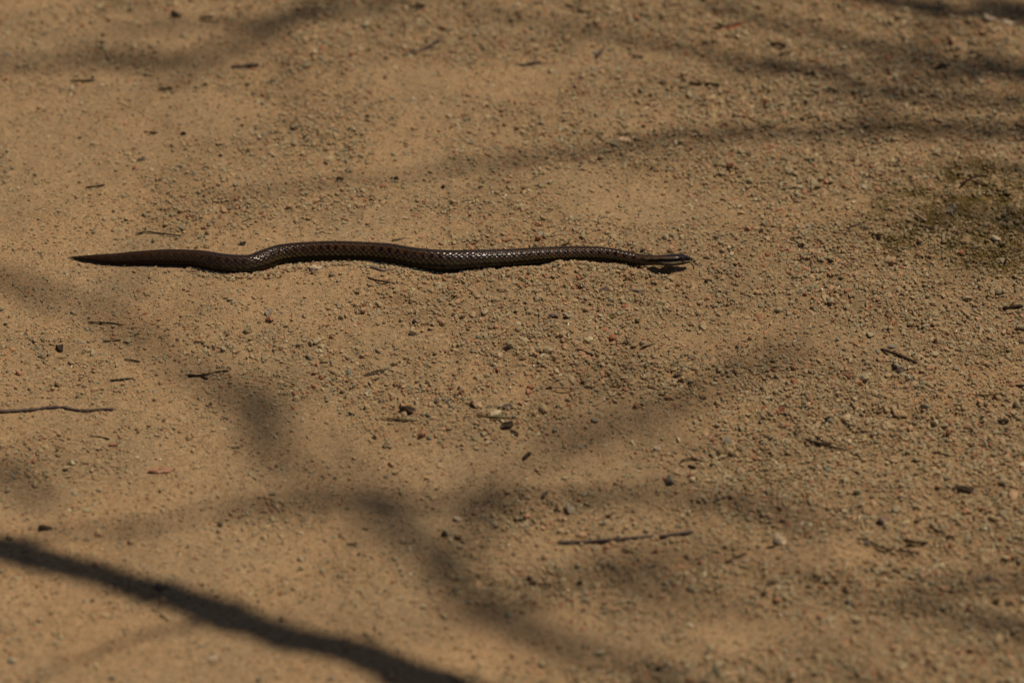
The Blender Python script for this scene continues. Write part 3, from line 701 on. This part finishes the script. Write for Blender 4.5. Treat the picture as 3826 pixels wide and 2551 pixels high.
def twigs_off(P_, n_, r, lmin, lmax, t0_=.1, t1_=.95, flat=.35):
    for _ in range(n_):
        bseed[0] += 1; rg = np.random.default_rng(bseed[0])
        i = int(rg.uniform(t0_, t1_)*(len(P_)-2)); d_ = P_[i+1]-P_[i]; d_ /= np.linalg.norm(d_)
        s_ = rg.choice([-1, 1]); side_ = np.cross(d_, [0, 0, 1]); side_ /= np.linalg.norm(side_)
        dirn = d_*rg.uniform(.5, 1)+side_*s_*rg.uniform(.4, 1)+np.array([0, 0, rg.uniform(-.2, .5)]); dirn /= np.linalg.norm(dirn)
        ln_ = rg.uniform(lmin, lmax); bend = np.cross(dirn, [0, 0, 1])*rg.uniform(-.25, .25)
        Q = np.array([P_[i]+dirn*ln_*t+bend*ln_*t*t for t in np.linspace(0, 1, 9)])+np.concatenate([[[0, 0, 0]], rg.standard_normal((8, 3))*ln_*.012])
        me_ = tube('twig', Q, np.linspace(r, r*.45, 9), 6, .1, bseed[0]); me_.materials.append(M['bark']); child('twig', me_, tree)
# trunk: world coordinates turned into shade coordinates
def wpt(x_, y_, z_): return (x_-SX*z_, y_-SY*z_, z_)
bough([wpt(2.35, -.35, -.15), wpt(2.34, -.35, .4), wpt(2.30, -.34, 1.1), wpt(2.32, -.38, 1.9), wpt(2.38, -.36, 2.6), wpt(2.36, -.38, 3.5), wpt(2.40, -.36, 4.6)], .13, .045, 'trunk', 20, 80, .06)
A = [wpt(2.30, -.34, .95), (1.15, -.80, 1.25), (.60, -.66, 1.4)]+S_([(1900, 2010), (1700, 1800), (1400, 1690), (1150, 1600), (1000, 1548), (800, 1487), (600, 1428), (400, 1365), (200, 1302), (60, 1252), (-60, 1235)], 1.65, 1.75)+[(-.62, -.22, 1.85), (-.95, -.12, 1.9)]
PA = bough(A, .0245, .0110, 'branch', 12, 130)
Bm = [wpt(2.37, -.37, 2.9), (1.15, -.66, 3.1), (.95, -.25, 3.3), (.88, .25, 3.5), (.80, .62, 3.6), (.45, .88, 3.7), (-.05, .94, 3.8), (-.45, .95, 3.8), (-.8, .88, 3.9)]
PB = bough(Bm, .042, .012, 'branch', 12, 110)
def offshoot(parent, frac, lst, z0_, z1_, r0, r1, extra=0, re=.002, lead=None):
    p = parent[int(frac*(len(parent)-1))]; s0 = (p[0]-SX*p[2], p[1]-SY*p[2], p[2])
    pts = [s0]+(lead or [])+S_(lst, z0_, z1_)
    P_ = bough(pts, r0, r1)
    if extra: twigs_off(P_, extra, re, .06, .20)
    return P_
def frac_near(P_, gx_, gy_):
    s = np.stack([P_[:, 0]-SX*P_[:, 2], P_[:, 1]-SY*P_[:, 2]], 1); return float(np.argmin(np.hypot(s[:, 0]-gx_, s[:, 1]-gy_)))/(len(P_)-1)
# from the low bough (A)
fr = lambda P_, X_, Y_: frac_near(P_, *[float(v_) for v_ in survey(X_*1.6267, Y_*1.6267)[:2]])
P3 = bough([wpt(2.37, -.37, 3.4), (.80, -.82, 3.6), (.30, -.62, 3.75)]+S_([(1560, 1590), (1400, 1500), (1250, 1455), (1120, 1390), (1040, 1320), (950, 1240), (850, 1155), (700, 1085), (620, 1015), (560, 950), (430, 868), (330, 795), (200, 720), (60, 655), (-60, 620)], 4.0, 4.4), .0108, .0068, 'branch', 10, 110)
twigs_off(P3, 14, .0030, .10, .28, .3)
offshoot(P3, fr(P3, 850, 1155), [(1000, 1138), (1150, 1135), (1300, 1142), (1500, 1132), (1700, 1160), (1900, 1215)], 3.9, 4.1, .0105, .0050, 7, .0026)
offshoot(P3, fr(P3, 860, 1165), [(720, 1140), (560, 1150), (380, 1188), (200, 1212), (60, 1225)], 3.6, 3.4, .0070, .0045, 5, .0026)
offshoot(P3, fr(P3, 1040, 1320), [(1180, 1100), (1300, 1005), (1400, 972), (1540, 935), (1640, 890), (1740, 840), (1830, 780)], 4.0, 4.3, .0045, .0065, 10, .0030)
offshoot(P3, fr(P3, 600, 990), [(560, 900), (500, 860), (400, 845)], 3.9, 4.0, .0070, .004, 3, .0024)
offshoot(P3, fr(P3, 1120, 1390), [(1300, 1330), (1480, 1290), (1640, 1275), (1850, 1310)], 4.0, 4.2, .0045, .0050, 5, .0028)
offshoot(PB, .985, [(-330, 900), (-170, 1120), (-90, 1085), (0, 1072), (70, 1095), (130, 1150)], 4.0, 4.0, .0125, .0070, 4, .003, lead=[(-1.0, .4, 3.6)])
offshoot(PA, .22, [(2060, 1660), (1850, 1480), (1720, 1425), (1600, 1390), (1480, 1330), (1420, 1275)], 3.4, 3.8, .0085, .0045, 7, .0028)
offshoot(PB, .10, [(2560, 1620), (2352, 1450), (2200, 1420), (2050, 1380)], 3.4, 3.8, .0080, .0045, 6, .0028)
offshoot(PB, .14, [(2560, 1420), (2352, 1340), (2250, 1345), (2120, 1370)], 3.4, 3.6, .0070, .0045, 4, .0028)
offshoot(PB, .42, [(2500, 280), (2352, 286), (2100, 292), (1850, 298), (1600, 318), (1400, 344), (1200, 370), (1000, 408), (700, 440), (480, 470)], 3.3, 3.3, .0130, .0025, 8, .0026)
offshoot(PB, .50, [(2500, 235), (2352, 232), (2150, 222), (1980, 200), (1850, 160), (1650, 150)], 3.2, 3.1, .0150, .0055, 7, .0028)
offshoot(PB, .55, [(2500, 140), (2250, 140), (2080, 118), (1960, 86), (1800, 42), (1650, 8)], 3.3, 3.2, .0128, .0060, 7, .0028)
offshoot(PB, .56, [(2500, 185), (2300, 160), (2130, 175), (2000, 120)], 3.3, 3.2, .0110, .0050, 6, .0028)
offshoot(PB, .58, [(2560, 40), (2352, 36), (2230, 22), (2050, 0), (1850, -40)], 2.6, 2.6, .019, .0100, 3, .003)
offshoot(PB, .56, [(2560, 10), (2352, 6), (2250, -12)], 2.6, 2.6, .017, .010, 0)
offshoot(PB, .68, [(1900, 150), (1600, 108), (1400, 80), (1250, 60), (1100, 32), (1000, -5)], 3.3, 3.3, .0065, .0035, 6, .0024)
P5 = offshoot(PB, .80, [(900, -120), (800, -30), (720, 18), (620, 58), (520, 108), (420, 152), (260, 150), (120, 146), (-60, 148)], 4.3, 4.0, .0125, .0055, 9, .003)
offshoot(P5, .30, [(560, 60), (430, 62), (320, 68), (220, 60)], 3.3, 3.2, .0080, .003, 3, .0024)
offshoot(P5, .42, [(520, 150), (460, 185), (400, 215)], 3.2, 3.1, .0080, .004, 2, .0024)
offshoot(PB, .34, [(2560, 560), (2352, 505), (2250, 485), (2150, 500)], 3.2, 3.1, .0110, .0050, 6, .0028)
offshoot(PB, .30, [(2560, 380), (2400, 400), (2300, 370), (2200, 372)], 3.2, 3.1, .0070, .0030, 3, .0024)
twigs_off(PB, 26, .004, .2, .5); twigs_off(PA, 10, .003, .1, .3, .3, .95)
